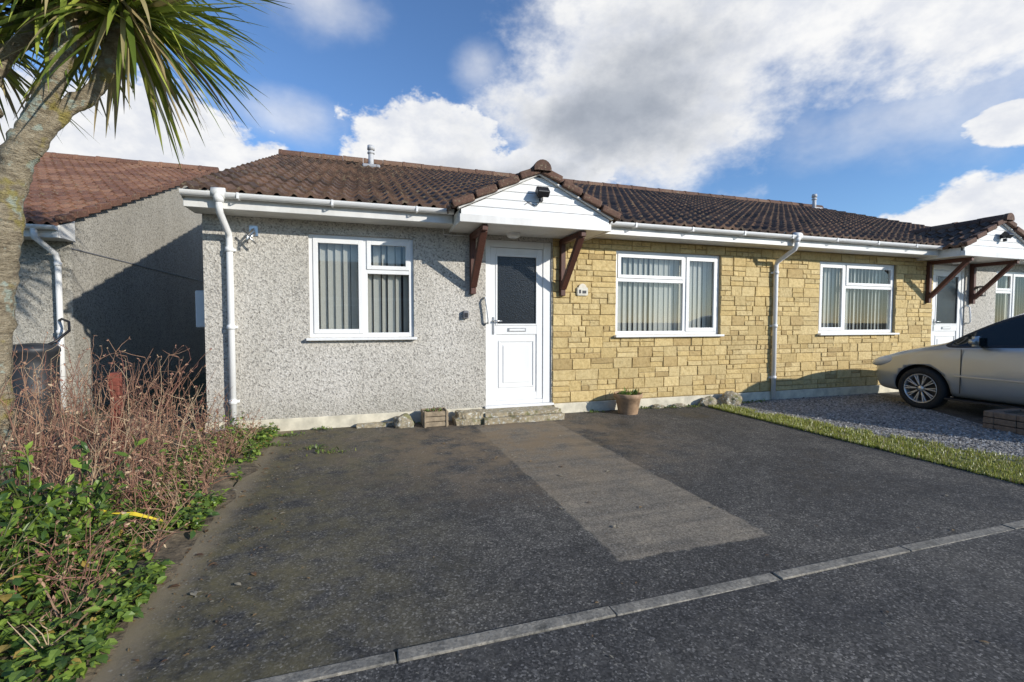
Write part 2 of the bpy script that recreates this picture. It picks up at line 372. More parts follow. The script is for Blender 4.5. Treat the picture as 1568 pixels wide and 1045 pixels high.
def window(wx,layout,parent,mirror):
    x0,x1,z0,z1=wx; fw=.055; y0,y1=.035,.10; b=Bx(); gv=[];gf=[]; w=x1-x0
    def pane(a,c,y,d,e):
        i=len(gv); gv.extend([(a,y,d),(c,y,d),(c,y,e),(a,y,e)]); gf.append((i,i+1,i+2,i+3))
    b.add(x0,x0+fw,y0,y1,z0,z1).add(x1-fw,x1,y0,y1,z0,z1).add(x0+fw,x1-fw,y0+.001,y1,z0,z0+fw).add(x0+fw,x1-fw,y0+.001,y1,z1-fw,z1)
    fr=layout['mull']; fr=1-fr if mirror else fr; xm=x0+w*fr
    b.add(xm-.03,xm+.03,y0+.002,y1,z0+fw,z1-fw)
    full=(x0+fw,xm-.03) if layout['full']=='L' else (xm+.03,x1-fw)
    if mirror: full=(xm+.03,x1-fw) if layout['full']=='L' else (x0+fw,xm-.03)
    oth=(xm+.03,x1-fw) if abs(full[0]-(x0+fw))<1e-6 else (x0+fw,xm-.03)
    zt=z1-(z1-z0)*layout['tr']
    b.add(oth[0],oth[1],y0+.003,y1,zt-.03,zt+.03)
    def sash(a,c,d,e,sw=.045,on=True):
        if on:
            yy=y0-.012
            b.add(a-.008,a+sw,yy,y0+.02,d-.008,e+.008).add(c-sw,c+.008,yy,y0+.02,d-.008,e+.008)
            b.add(a+sw,c-sw,yy+.001,y0+.02,d-.008,d+sw).add(a+sw,c-sw,yy+.001,y0+.02,e-sw,e+.008)
            pane(a+sw-.002,c-sw+.002,y0+.012,d+sw-.002,e-sw+.002)
        else: pane(a,c,y0+.022,d,e)
    sash(full[0],full[1],z0+fw,z1-fw,on=True)
    sash(oth[0],oth[1],zt+.03,z1-fw,sw=.04,on=True)
    sash(oth[0],oth[1],z0+fw,zt-.03,on=False)
    b.done('window_frame',UPVC,parent,.004,2)
    mk('window_glazing',gv,gf,GLASS,parent)
    s=Bx(); s.add(x0-.03,x1+.03,-.075,.034,z0-.032,z0-.002); s.done('window_sill',UPVC,parent,.006,2)
    V=[];F=[]; x=x0-.02; s=.088; i=0
    while x<x1+.05:
        tt=(x-x0)/w
        ang=layout['ang'][0]+(layout['ang'][1]-layout['ang'][0])*tt
        th=math.radians(ang+U(-9,9)); hw=.0445; yy=.155
        if R()<.06: th=math.radians(U(-5,15))
        bb=len(V); ns=5
        for k in range(ns+1):
            t=-1+2*k/ns; cur=(1-t*t)*.006
            dx=math.cos(th)*hw*t-math.sin(th)*cur; dy=math.sin(th)*hw*t+math.cos(th)*cur; sway=U(-.003,.003)
            V.append((x+dx,yy+dy,z1+.02)); V.append((x+dx+sway,yy+dy,z0+.03))
        for k in range(ns): F.append((bb+2*k,bb+2*k+2,bb+2*k+3,bb+2*k+1))
        x+=s*U(.96,1.04)
    mk('vertical_blinds',V,F,BLIND,parent,True)
    r=Bx(); r.add(x0-.03,x1+.03,.14,.18,z1+.01,z1+.05); r.done('blind_rail',UPVC,parent,.003)
for m in (0,1):
    window(mir(W1,m),{'mull':.52,'full':'L','tr':.34,'ang':(22,50) if not m else (35,20)},H,m)
    window(mir(W2,m),{'mull':.655,'full':'R','tr':.34,'ang':(22,8) if not m else (10,28)},H,m)
def door(m):
    x0,x1,z0,z1=mir(DR,m); z0=.195; b=Bx(); y0,y1=.02,.10; fw=.065
    b.add(x0+.002,x0+fw,y0,y1,z0-.03,z1-.002).add(x1-fw-.05*(not m),x1-.002,y0,y1,z0-.03,z1-.002).add(x0+fw,x1-fw-.05*(not m),y0+.001,y1,z1-fw-.03,z1-.002)
    b.add(x0-.02,x1+.02,-.06,y1-.002,z0-.06,z0-.032)
    b.add(x0+fw,x1-fw,y0+.005,y1,z0-.03,z0+.02)
    a,c=x0+fw+.004,x1-fw-.004-.05*(not m); d,e=z0+.022,z1-fw-.034; yy=y0+.012
    gx0,gx1,gz0,gz1=a+.085,c-.085,1.23,e-.10
    b.add(a,gx0,yy,y1-.01,d,e).add(gx1,c,yy,y1-.01,d,e).add(gx0,gx1,yy+.001,y1-.01,gz1,e).add(gx0,gx1,yy+.001,y1-.01,gz0-.13,gz0)
    b.add(gx0,gx1,yy+.014,y1-.01,d+.10,gz0-.13).add(gx0,gx1,yy+.001,y1-.01,d,d+.10)
    for q in ((gx0-.012,gx0+.012,gz0-.012,gz1+.012),(gx1-.012,gx1+.012,gz0-.012,gz1+.012),(gx0+.012,gx1-.012,gz0-.012,gz0+.012),(gx0+.012,gx1-.012,gz1-.012,gz1+.012)):
        b.add(q[0],q[1],yy-.008,yy+.01,q[2],q[3])
    px0,px1,pz0,pz1=gx0+.05,gx1-.05,d+.19,gz0-.23
    for q in ((px0-.02,px0,pz0-.02,pz1+.02),(px1,px1+.02,pz0-.02,pz1+.02),(px0,px1,pz0-.02,pz0),(px0,px1,pz1,pz1+.02)): b.add(q[0],q[1],yy+.004,yy+.02,q[2],q[3])
    b.add(px0+.045,px1-.045,yy+.006,yy+.02,pz0+.045,pz1-.045)
    b.done('front_door',UPVC,H,.004,2)
    Bx().add(gx0-.002,gx1+.002,yy+.014,yy+.03,gz0,gz1).done('door_glass',OBSC,H,0)
    mxm=(gx0+gx1)/2
    Bx().add(mxm-.13,mxm+.13,yy-.008,yy+.0,gz0-.095,gz0-.045).done('letterbox_surround',METAL,H,.004)
    Bx().add(mxm-.11,mxm+.11,yy-.014,yy-.0085,gz0-.085,gz0-.055).done('letterbox_flap',UPVC,H,.003)
    hx=a+.04
    Bx().add(hx-.014,hx+.014,yy-.01,yy,1.10,1.33).done('handle_plate',METAL,H,.004)
    V=[];F=[]; tube(V,F,[(hx,yy,1.28),(hx,yy-.05,1.28),(hx+.03,yy-.055,1.28),(hx+.11,yy-.05,1.278)],.009,8); mk('door_handle',V,F,METAL,H,True)
    hz=x0-.015 if not m else x1+.015
    V=[];F=[]; tube(V,F,[(hz,0,1.58),(hz,-.05,1.575),(hz-.0,-.07,1.55),(hz+.02,-.07,1.42),(hz+.035,-.07,1.28),(hz+.035,-.05,1.25),(hz+.035,0,1.25)],.014,8); mk('grab_rail',V,F,UPVC,H,True)
door(0); door(1)
Lv=math.hypot(RY+.40,RZ+.02-2.60)
tiled('roof_tiles_front',(-.07,-.40,2.60),(1,0,0),(0,RY+.40,RZ+.02-2.60),MX+.14,Lv,TILE,H)
tiled('roof_tiles_rear',(-.07,BY+.40,2.60),(1,0,0),(0,-(RY+.40),RZ+.02-2.60),MX+.14,Lv,TILE,H)
ridge_tiles('ridge_tiles',(-.08,RY,RZ+.03),(MX+.08,RY,RZ+.03),.12,RIDGE,H)
b=Bx()
for x in (-.055,MX+.055):
    b.beam((x,-.38,2.545),(x,RY,RZ-.035),.03,.09); b.beam((x,BY+.38,2.545),(x,RY+.002,RZ-.037),.028,.09)
b.done('verge_boards',CONC,H,.004)
CXS=(3.64,MX-3.64)
segs=[(-.06,CXS[0]-.96),(CXS[0]+.96,CXS[1]-.96),(CXS[1]+.96,MX+.06)]
b=Bx(); 
for a,c in segs: b.add(a,c,-.36,-.335,2.43,2.60)
b.done('fascia_board',FASCIA,H,.003)
b=Bx(); b.add(-.06,MX+.06,-.334,-.001,2.435,2.45); b.done('soffit_board',FASCIA,H,0)
def gutter(a,c,parent,y=-.42,z=2.575,r=.052):
    V=[];F=[];n=10
    for x in (a,c):
        for rr in (r,r-.005):
            for k in range(n+1):
                th=math.pi+math.pi*k/n; V.append((x,y+rr*math.cos(th),z+rr*math.sin(th)))
    m=n+1
    for k in range(n):
        F.append((k,k+1,2*m+k+1,2*m+k)); F.append((m+k,3*m+k,3*m+k+1,m+k+1))
    F.append((0,2*m,3*m,m)); F.append((n,m+n,3*m+n,2*m+n))
    F.append(tuple(range(m))); F.append(tuple(2*m+k for k in range(m))[::-1])
    mk('gutter',V,F,UPVC,parent,False)
    b=Bx(); x=a+.5
    while x<c-.1:
        b.add(x,x+.022,y+.05,y+.058,z-.055,z+.005); b.add(x,x+.022,y-r-.004,y+.05,z-.060,z-.055); b.add(x,x+.022,y-r-.006,y-r-.001,z-.056,z+.004); x+=.9
    b.done('gutter_brackets',UPVC,parent,.002)
for a,c in segs: gutter(a,c,H)
def downpipe(x,parent,yg=-.42,zg=2.53,wy=-.06,zb=.03,r=.034):
    V=[];F=[]
    tube(V,F,[(x,yg,zg+.02),(x,yg,zg-.10),(x,yg+.03,zg-.15),(x,wy-.03,zg-.30),(x,wy,zg-.36),(x,wy,zg-.5),(x,wy,zb)],r,14)
    for z in (zg-.5,zg-1.35,.35): tube(V,F,[(x,wy,z),(x,wy,z+.05)],r+.008,14)
    tube(V,F,[(x,yg,zg+.03),(x,yg,zg-.05)],[.055,.045],14)
    tube(V,F,[(x-.06,yg,zg+.042),(x+.06,yg,zg+.042)],[.055,.055],16)
    mk('downpipe',V,F,UPVC,parent,True)
    b=Bx()
    for z in (zg-.49,zg-1.34,.36): b.add(x-.055,x+.055,wy+.028,-.001,z,z+.03)
    b.done('pipe_clips',UPVC,parent,.003)
downpipe(.27,H); downpipe(7.94,H)
def canopy(xc):
    P='canopy'; zb,ze,za=2.385,2.53,2.985; hw=.95; yf=-.71
    b=Bx(); z=2.475; 
    def half(z): return hw-.02 if z<=ze else (hw-.02)*(za-z)/(za-ze)
    while z<za-.03:
        z2=min(z+.098,za-.002); h0,h1=half(z),half(z2)
        pts=[(xc-h0,z),(xc+h0,z),(xc+h1,z2-.005),(xc-h1,z2-.005)]
        if z<ze<z2: pts=[(xc-h0,z),(xc+h0,z),(xc+h0,ze),(xc+h1,z2-.005),(xc-h1,z2-.005),(xc-h0,ze)]
        b.poly(pts,'y',yf,yf+.02); z+=.098
    b.done(P+'_cladding',UPVC,H,.002)
    b=Bx(); b.poly([(xc-hw+.02,2.46),(xc+hw-.02,2.46),(xc+hw-.02,ze),(xc,za),(xc-hw+.02,ze)],'y',yf+.021,yf+.04); b.done(P+'_backing',GREYP,H,0)
    b=Bx(); b.add(xc-hw,xc+hw,yf-.02,yf+.045,zb,2.472); b.add(xc-hw,xc-hw+.02,yf+.046,-.001,zb,ze).add(xc+hw-.02,xc+hw,yf+.046,-.001,zb,ze)
    b.add(xc-hw+.021,xc+hw-.021,yf+.046,-.001,zb+.01,zb+.025)
    b.beam((xc-hw-.02,yf-.012,ze-.0),(xc-.0,yf-.012,za+.01),.022,.06,(0,-1,0)) ; b.beam((xc+hw+.02,yf-.013,ze-.0),(xc+.0,yf-.013,za+.008),.022,.06,(0,-1,0))
    b.done(P+'_fascia',FASCIA,H,.004)
    for s in (-1,1):
        e=Vector((xc+s*(hw+.09),0,ze-.0)); t=Vector((xc,0,za+.045)); d=t-e
        p0=Vector((e.x,yf-.06,e.z))
        tiled(P+'_tiles',p0,(0,1,0),(d.x,0,d.z),1.75,d.length,TILE,H,.165,.29)
        n=4; bb=Bx()
        for i in range(n):
            a=e+d*(i/n)+Vector((0,0,.030)); c=e+d*((i+1)/n-.015)+Vector((0,0,.004))
            nrm=Vector((d.z*s,0,-d.x*s)).normalized()
            if nrm.z<0: nrm=-nrm
            bb.beam(a+Vector((0,yf-.045,0)),c+Vector((0,yf-.045,0)),.10,.082,(nrm.x,0,nrm.z))
        o=bb.done(P+'_verge_tiles',RIDGE,H,.018,2)
        at=o.data.color_attributes.new(name='Col',type='FLOAT_COLOR',domain='CORNER')
        for q in at.data: q.color=(.3,.3,.3,1)
    ridge_tiles(P+'_ridge',(xc,yf-.13,za+.04),(xc,1.05,za+.04),.10,RIDGE,H,.4)
    for x in (xc-.645,xc+.60):
        b=Bx(); b.add(x-.035,x+.035,-.075,-.003,1.62,2.384); b.add(x-.034,x+.034,yf+.03,-.076,2.315,2.384)
        b.beam((x,-.06,1.72),(x,yf+.10,2.33),.06,.085,(1,0,0)); b.done('timber_bracket',WOOD,H,.006)
    lathe(P+'_bulkhead_lamp',[(0,-.05),(.06,-.048),(.085,-.03),(.09,0),(.09,.012)],UPVC,H,(xc-.15,-.2,2.385),24)
    b=Bx(); b.add(xc-.02,xc+.04,yf-.05,yf-.001,2.72,2.78); b.beam((xc+.01,yf-.12,2.80),(xc+.01,yf-.06,2.74),.15,.10); b.add(xc-.02,xc+.02,yf-.09,yf-.04,2.66,2.71)
    b.done(P+'_floodlight',BLACK,H,.008)
for xc in CXS: canopy(xc)
V=[];F=[]; tube(V,F,[(3.65,-.716,2.68),(3.6,-.725,2.62),(3.5,-.718,2.66),(3.46,-.716,2.63)],.004,5); mk('lamp_cable',V,F,BLACK,H)
VG=simple('vent_grey',(.5,.5,.5),.5); LEAD=simple('lead',(.35,.35,.36),.5)
def vent(x,y,name='roof_vent_pipe'):
    z=2.60+(y+.4)*((RZ+.02-2.60)/(RY+.40))
    V=[];F=[]; tube(V,F,[(x,y,z-.05),(x,y,z+.36)],.055,16); tube(V,F,[(x,y,z+.30),(x,y,z+.33)],.075,16); tube(V,F,[(x,y,z+.38),(x,y,z+.47)],[.078,.07],16); mk(name,V,F,VG,H,True)
    Bx().add(x-.18,x+.18,y-.16,y+.16,z-.03,z+.045).done('vent_flashing',LEAD,H,.02)
vent(1.85,4.6); vent(15.2,5.3)
b=Bx(); b.add(4.46,4.63,-.045,-.028,1.63,1.745); b.done('house_number_plaque',simple('plaque_ceramic',(.7,.66,.55),.3,30,.1),H,.012)
V=[];F=[]; tube(V,F,[(4.545,-.044,1.735),(4.545,-.03,1.735)],.06,20); mk('plaque_arch',V,F,simple('plaque_ceramic2',(.68,.62,.5),.3,30,.1),H)
Bx().add(4.49,4.52,-.048,-.0455,1.66,1.71).add(4.54,4.60,-.048,-.0455,1.66,1.70).done('plaque_numerals',BLACK,H,0)
Bx().add(2.87,2.94,-.06,-.002,1.31,1.41).done('key_safe',GREYP,H,.012,2)
Bx().add(2.885,2.925,-.066,-.0605,1.325,1.38).done('key_safe_cover',BLACK,H,.004)
V=[];F=[]; tube(V,F,[(.5,0,2.3),(.5,-.07,2.28),(.46,-.12,2.20),(.46,-.13,2.12)],.012,8); tube(V,F,[(.42,-.12,2.26),(.54,-.12,2.12)],.010,8); tube(V,F,[(.53,-.1,2.24),(.45,-.12,2.15)],.014,8); mk('satellite_dish_bracket',V,F,METAL,H,True)
Bx().add(.455,.545,-.012,-.001,2.22,2.34).done('bracket_plate',METAL,H,.003)
Bx().add(-.16,-.001,.25,.68,1.20,1.62).done('meter_box',UPVC,H,.01)
V=[];F=[]; tube(V,F,[(2.62,-.02,2.43),(2.63,-.015,2.36),(2.95,-.012,2.36)],.006,6); mk('wall_cable',V,F,UPVC,H)
b=Bx(); b.add(12.86,12.92,-.02,-.002,1.78,1.92); b.beam((12.89,-.02,1.90),(12.89,-.12,1.95),.02,.02); b.add(12.84,12.94,-.18,-.08,1.76,1.78).add(12.83,12.95,-.19,-.07,1.93,1.955)
for sx in (12.845,12.925):
    for sy in (-.175,-.095): b.add(sx,sx+.01,sy,sy+.01,1.781,1.929)
b.done('wall_lantern',BLACK,H,.002)
# ---------------------------------------------------------------- neighbouring bungalow
def simple_house(name,x0,x1,y0,ry,rz,ze,wmat,tmat):
    G=group(name); by=ry*2-y0
    mk('walls',[(x0,y0,0),(x1,y0,0),(x1,by,0),(x0,by,0),(x0,y0,ze+.12),(x1,y0,ze+.12),(x1,by,ze+.12),(x0,by,ze+.12),(x0,ry,rz-.05),(x1,ry,rz-.05)],
       [(0,1,5,4),(2,3,7,6),(1,2,6,9,5),(3,0,4,8,7)],wmat,G)
    sg=1 if ry>y0 else -1; Lh=abs(ry-y0)+.38
    tiled('roof_tiles_front',(x0-.07,y0-.38*sg,ze),(1,0,0),(0,Lh*sg,rz-ze),x1-x0+.14,math.hypot(Lh,rz-ze),tmat,G)
    tiled('roof_tiles_rear',(x0-.07,by+.38*sg,ze),(1,0,0),(0,-Lh*sg,rz-ze),x1-x0+.14,math.hypot(Lh,rz-ze),tmat,G)
    ridge_tiles('ridge_tiles',(x0-.08,ry,rz+.02),(x1+.08,ry,rz+.02),.12,tmat,G)
    b=Bx(); ya,yb=sorted((y0-.33*sg,y0-.35*sg)); b.add(x0-.06,x1+.06,ya,yb,ze-.17,ze-.01); ya,yb=sorted((y0-.329*sg,y0-.002*sg)); b.add(x0-.06,x1+.06,ya,yb,ze-.165,ze-.15); b.done('fascia',FASCIA,G,.003)
    return G
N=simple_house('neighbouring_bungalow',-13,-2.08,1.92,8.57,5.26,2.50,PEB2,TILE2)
gutter(-13,-2.02,N,1.50,2.47)
b=Bx(); n=22; e=Vector((-2.02,1.54,2.53)); t=Vector((-2.02,8.57,5.30)); d=t-e
for i in range(n): b.beam(e+d*(i/n)+Vector((0,0,.03)),e+d*((i+1)/n)+Vector((0,0,.0)),.07,.10)
o=b.done('verge_tiles',TILE2,N,.012); at=o.data.color_attributes.new(name='Col',type='FLOAT_COLOR',domain='CORNER')
for q in at.data: q.color=(.15,.15,.15,1)
b=Bx(); b.poly([(1.55,2.33),(1.93,2.33),(1.93,2.62),(1.55,2.48)],'x',-2.10,-2.03); b.done('eave_box_end',FASCIA,N,.004)
V=[];F=[]; tube(V,F,[(-2.25,1.50,2.45),(-2.25,1.52,2.32),(-2.20,1.82,2.16),(-2.19,1.85,2.05),(-2.19,1.85,.95),(-2.19,1.85,.05)],.034,14)
for z in (2.0,1.1): tube(V,F,[(-2.19,1.85,z),(-2.19,1.85,z+.05)],.043,14)
mk('downpipe',V,F,UPVC,N,True)
Bx().add(-2.079,-2.068,1.93,11.0,2.24,2.255).done('render_bead',GREYP,N,0)
WB=group('water_butt',(-2.22,1.35,0))
lathe('barrel',[(0,0),(.20,0),(.21,.05),(.225,.35),(.232,.4),(.225,.42),(.235,.75),(.24,.88),(.25,.89),(.25,.93),(.24,.95),(.18,.985),(.05,1.0),(0,1.0)],BUTT,WB,(0,0,0),32)
V=[];F=[]; tube(V,F,[(.03,.48,1.28),(.10,.40,1.30),(.22,.30,1.26),(.28,.18,1.15),(.22,.02,1.02),(.12,-.02,.96)],.016,8); mk('filler_hose',V,F,BLACK,WB,True)
O=simple_house('neighbouring_bungalow.001',-8,16,-21,-26,5.0,2.6,PEB2,TILE)
for i,x in enumerate((-5,0,5,11)):
    Bx().add(x,x+1.6,-20.98,-20.93,1,2.2).done('window_frame',UPVC,O,.01); Bx().add(x+.08,x+1.52,-20.929,-20.92,1.08,2.12).done('window_pane',OBSC,O,0)
# ---------------------------------------------------------------- door step, pots, rocks
def rock(name,loc,s,mat,seed,parent=None,sub=3):
    bm=bmesh.new(); bmesh.ops.create_icosphere(bm,subdivisions=sub,radius=1)
    for v in bm.verts:
        n=noise.noise(v.co*1.3+Vector((seed,0,0)))*.35+noise.noise(v.co*3.1+Vector((0,seed,0)))*.15
        v.co*=1+n; v.co.x*=s[0]; v.co.y*=s[1]; v.co.z=max(v.co.z,-.7)*s[2]; v.co+=Vector(loc)
    return fromobj(name,bm,mat,parent,False)
def lich(name,base):
    m=Mt(name,.9); n=m.noise(14,5,.7); c=ramp(m.nt,n,[(.3,tuple(x*.5 for x in base)),(.6,base)]); c=mix(m.nt,ramp(m.nt,m.noise(30,3,.6),[(.55,0.0),(.62,1.0)]),c,(.52,.51,.44))
    c=mix(m.nt,ramp(m.nt,m.noise(9,3,.6),[(.55,0.0),(.66,.8)]),c,(.15,.15,.05)); m.col(c); m.bump(m.noise(25,4,.7),.8,.02); return m
RK=lich('lichen_stone',(.34,.29,.20)); RK2=lich('mossy_slab',(.42,.35,.23))
S=group('stone_doorstep',(3.58,-.22,0))
def slab(name,sx,sy,z0,z1,parent,mat,jit=.012,loc=(0,0)):
    bm=bmesh.new(); nx,ny=14,7; bmesh.ops.create_grid(bm,x_segments=nx,y_segments=ny,size=.5)
    r=bmesh.ops.extrude_face_region(bm,geom=bm.faces[:]); 
    for v in [g for g in r['geom'] if isinstance(g,bmesh.types.BMVert)]: v.co.z=1
    for v in bm.verts:
        n=noise.noise(Vector((v.co.x*7,v.co.y*7,v.co.z*3+sx*9)))
        v.co=Vector((loc[0]+v.co.x*sx+ n*jit*(2 if abs(v.co.y)>.49 or abs(v.co.x)>.49 else 0),loc[1]+v.co.y*sy+n*jit*(2 if abs(v.co.y)>.49 else 0),z0+v.co.z*(z1-z0)+n*jit*.5))
    return fromobj(name,bm,mat,parent)
slab('lower_slab',1.06,.40,0,.085,S,RK2); slab('upper_slab',1.0,.34,.087,.135,S,RK2,loc=(.0,.03))
S2=group('stone_block_pile',(2.90,-.24,0)); slab('block',.38,.26,0,.08,S2,RK2); slab('block_top',.34,.22,.082,.15,S2,RK2,loc=(.02,.02))
PL=group('timber_trough_planter',(2.47,-.22,0))
b=Bx()
for i in range(3):
    z0,z1=.012+i*.062,.068+i*.062
    b.add(-.15,.15,-.13,-.112,z0,z1,.002).add(-.15,.15,.112,.13,z0,z1,.002).add(-.149,-.131,-.111,.111,z0,z1).add(.131,.149,-.111,.111,z0,z1)
for x in (-.14,.118): b.add(x,x+.022,-.142,-.131,0,.205)
b.done('trough',simple('timber_weathered',(.30,.235,.155),.9,15,.3,.4),PL,.004)
Bx().add(-.13,.13,-.11,.11,.12,.18).done('soil',SOIL,PL,0)
rock('lichen_rock',(2.10,-.22,.065),(.12,.10,.10),RK,3)
rock('lichen_rock.001',(6.98,-.16,.08),(.17,.13,.12),RK,8)
rock('lichen_rock.002',(6.62,-.12,.05),(.14,.09,.09),RK,11)
rock('lichen_rock.003',(6.1,-.10,.02),(.12,.06,.04),RK,15)
rock('lichen_rock.004',(5.75,-.10,.02),(.10,.06,.04),RK,19)
slab('stone_edging',.42,.10,0,.05,None,RK2,.01,(1.78,-.10))
POT=group('terracotta_pot',(5.12,-.30,0))
lathe('pot',[(0,0),(.125,0),(.13,.01),(.17,.22),(.19,.23),(.197,.28),(.19,.29),(.175,.285),(.17,.26),(0,.255)],TERRA,POT,(0,0,0),32)
def leafquad(V,F,cols,p,d,n,L,Wd,c,fold=.15):
    d=d.normalized(); s=d.cross(n)
    if s.length<1e-3: s=d.orthogonal()
    s.normalize(); u=s.cross(d).normalized(); b=len(V)
    V+= [p,p+d*L*.35+s*Wd*.5+u*Wd*fold,p+d*L*.7+s*Wd*.4+u*Wd*fold-u*L*.04,p+d*L-u*L*.12,p+d*L*.7-s*Wd*.4+u*Wd*fold-u*L*.04,p+d*L*.35-s*Wd*.5+u*Wd*fold,p+d*L*.5]
    F+= [(b,b+1,b+6),(b+1,b+2,b+6),(b+2,b+3,b+6),(b+6,b+3,b+4),(b+6,b+4,b+5),(b,b+6,b+5)]; cols+= [c]*6
def rv(): 
    while 1:
        v=Vector((U(-1,1),U(-1,1),U(-1,1)))
        if .05<v.length<1: return v.normalized()
def gcol(a=(.07,.12,.025),b=(.24,.32,.07)):
    t=R()**1.3; return tuple(a[i]+(b[i]-a[i])*t for i in range(3))
V=[];F=[];cols=[]
for i in range(90):
    d=rv(); d.z=abs(d.z)*.9+.2; leafquad(V,F,cols,Vector((U(-.1,.1),U(-.1,.1),.25)),d,rv(),U(.05,.13),U(.02,.04),gcol())
mk('pot_plant_leaves',V,F,LEAF,POT,False,None,cols)
V=[];F=[];cols=[]
for i in range(60):
    d=rv(); d.z=abs(d.z)*.6+.2; leafquad(V,F,cols,Vector((U(-.1,.1),U(-.09,.09),.18)),d,rv(),U(.03,.06),U(.012,.02),random.choice([gcol(),(.3,.2,.12)]))
mk('trough_plant_leaves',V,F,LEAF,PL,False,None,cols)
BP=group('brick_planter',(8.98,-2.55,0)); b=Bx()
for zc in range(3):
    for i in range(3): b.add(-.3+i*.2,-.3+i*.2+.19,-.2,-.1,.0+zc*.075,.067+zc*.075,.002); b.add(-.3+i*.2,-.3+i*.2+.19,.1,.2,.0+zc*.075,.067+zc*.075,.002)
    b.add(-.3,-.21,-.098,.098,zc*.075,.067+zc*.075,.002); b.add(.2,.29,-.098,.098,zc*.075,.067+zc*.075,.002)
b.done('bricks',simple('old_brick',(.20,.14,.10),.9,20,.3,.4),BP,.006); Bx().add(-.2,.19,-.095,.095,0,.19).done('soil',SOIL,BP,0)
# ---------------------------------------------------------------- grass & weeds
def blades(V,F,cols,n,fx,hmin,hmax,ca=(.16,.20,.03),cb=(.44,.45,.08)):
    for i in range(n):
        x,y=fx(); h=U(hmin,hmax); a=U(0,6.28); w=U(.003,.006); l=U(0,.6)*h; b=len(V); z=.01
        V.extend([(x-w*math.cos(a),y-w*math.sin(a),z),(x+w*math.cos(a),y+w*math.sin(a),z),(x+l*math.sin(a)*.5+w*.6*math.cos(a),y-l*math.cos(a)*.5,z+h*.6),(x+l*math.sin(a),y-l*math.cos(a),z+h)])
        F.append((b,b+1,b+2)); F.append((b,b+2,b+3)); c=gcol(ca,cb) if R()>.15 else (.33,.27,.14); cols.extend([c,c])
V=[];F=[];cols=[]
def gf():
    while 1:
        y=U(-4.08,-.25); w=.28+.66*min(1,(-y)/3.4); x=6.5+w*(R()**1.2)
        if noise.noise(Vector((x*4,y*4,0)))+.4*noise.noise(Vector((x*11,y*11,5)))>-.14-.3*(1-(x-6.5)/w): return x,y
blades(V,F,cols,19000,gf,.015,.05)
mk('grass_strip',V,F,LEAF,None,False,None,cols)
V=[];F=[];cols=[]
def wf():
    c=random.choice([(5.75,-.12),(6.0,-.15),(6.3,-.2),(4.7,-.12),(5.5,-.1),(1.2,-.1),(.85,-.3),(.8,-.7),(2.4,-.1),(1.35,-1.15),(1.2,-.95),(6.7,-.4),(7.3,-.15),(7.6,-.12)]); return c[0]+random.gauss(0,.07),c[1]+random.gauss(0,.03)
for i in range(420):
    x,y=wf(); d=rv(); d.z=abs(d.z)*.5+.1; leafquad(V,F,cols,Vector((x,y,.015)),d,Vector((0,0,1)),U(.02,.06),U(.012,.03),gcol())
blades(V,F,cols,120,wf,.01,.04)
mk('wall_base_weeds',V,F,LEAF,None,False,None,cols)
V=[];F=[];cols=[]
for i in range(850):
    r=R()
    if r<.5: x=.7+abs(random.gauss(0,.28)); y=U(-4,-.2)
    elif r<.8: x=random.gauss(3.0,.45); y=random.gauss(-1.7,.8)
    else: x=U(.8,8); y=U(-6,0)
    if y>-.5 and x>2.9: continue
    s=U(.006,.024) if R()<.93 else U(.03,.055)
    leafquad(V,F,cols,Vector((x,y,.014)),Vector((U(-1,1),U(-1,1),.05)),Vector((0,0,1)),s,s*U(.3,.6),random.choice([(.20,.11,.05),(.28,.18,.08),(.12,.07,.04),(.34,.30,.22)]))
mk('leaf_litter',V,F,LEAF,None,False,None,cols)
# ---------------------------------------------------------------- planting bed
V=[];F=[]; nx,ny=40,60
for i in range(nx+1):
    for j in range(ny+1):
        x=-2.05+2.78*i/nx; y=-4.09+5.5*j/ny; e=min(1,(.73-x)/.15,(y+4.09)/.1+.0); 
        z=.005+max(0,e)*(.035+.05*noise.noise(Vector((x*3,y*3,0)))+.03*noise.noise(Vector((x*11,y*11,0)))); V.append((x+.07*noise.noise(Vector((0,y*3,1)))*(i==nx)*1.5,y,max(z,.012 if i<nx else .009)))
for i in range(nx):
    for j in range(ny): a=i*(ny+1)+j; F.append((a,a+ny+1,a+ny+2,a+1))
mk('planting_bed_soil',V,F,SOIL,None,True)
def hmax(x,y):
    h=1.02 if x<-.15 else 1.02-(x+.15)*1.15
    if y<-2: h*=max(.42,1-(-2-y)*.42)
    return max(.18,h)
V=[];F=[];cols=[]
def dry(): 
    return random.choice([(.30,.16,.10),(.38,.23,.14),(.17,.09,.06),(.46,.34,.21),(.23,.10,.07),(.33,.19,.12)])
for i in range(860):
    y=U(-3.9,-.35); x=U(-1.7,.58)
    if y<-2.6 and R()<.4: continue
    h=hmax(x,y)*U(.4,1.06); c=dry(); p=Vector((x,y,.02)); lean=Vector((random.gauss(.02,.18),random.gauss(0,.18),1)).normalized()
    pts=[p]; k=6
    for s in range(k):
        lean=(lean+Vector((random.gauss(0,.11),random.gauss(0,.11),0.02))).normalized(); pts.append(pts[-1]+lean*h/k)
    tube(V,F,pts,[.0042*(1-.75*s/k) for s in range(k+1)],4,False,0,cols,c)
    for q in range(random.randint(3,7)):
        s=random.randint(1,k); bp=pts[s]; bd=(lean+rv()*.9).normalized(); L=U(.05,.22)
        bd.z=abs(bd.z); e1=bp+bd*L*.5; e2=e1+(bd+rv()*.4).normalized()*L*.5
        tube(V,F,[bp,e1,e2],[.0026,.002,.001],3,False,0,cols,c)
        if R()<.6:
            for g in range(3): leafquad(V,F,cols,e2,rv(),rv(),U(.012,.03),U(.006,.014),dry())
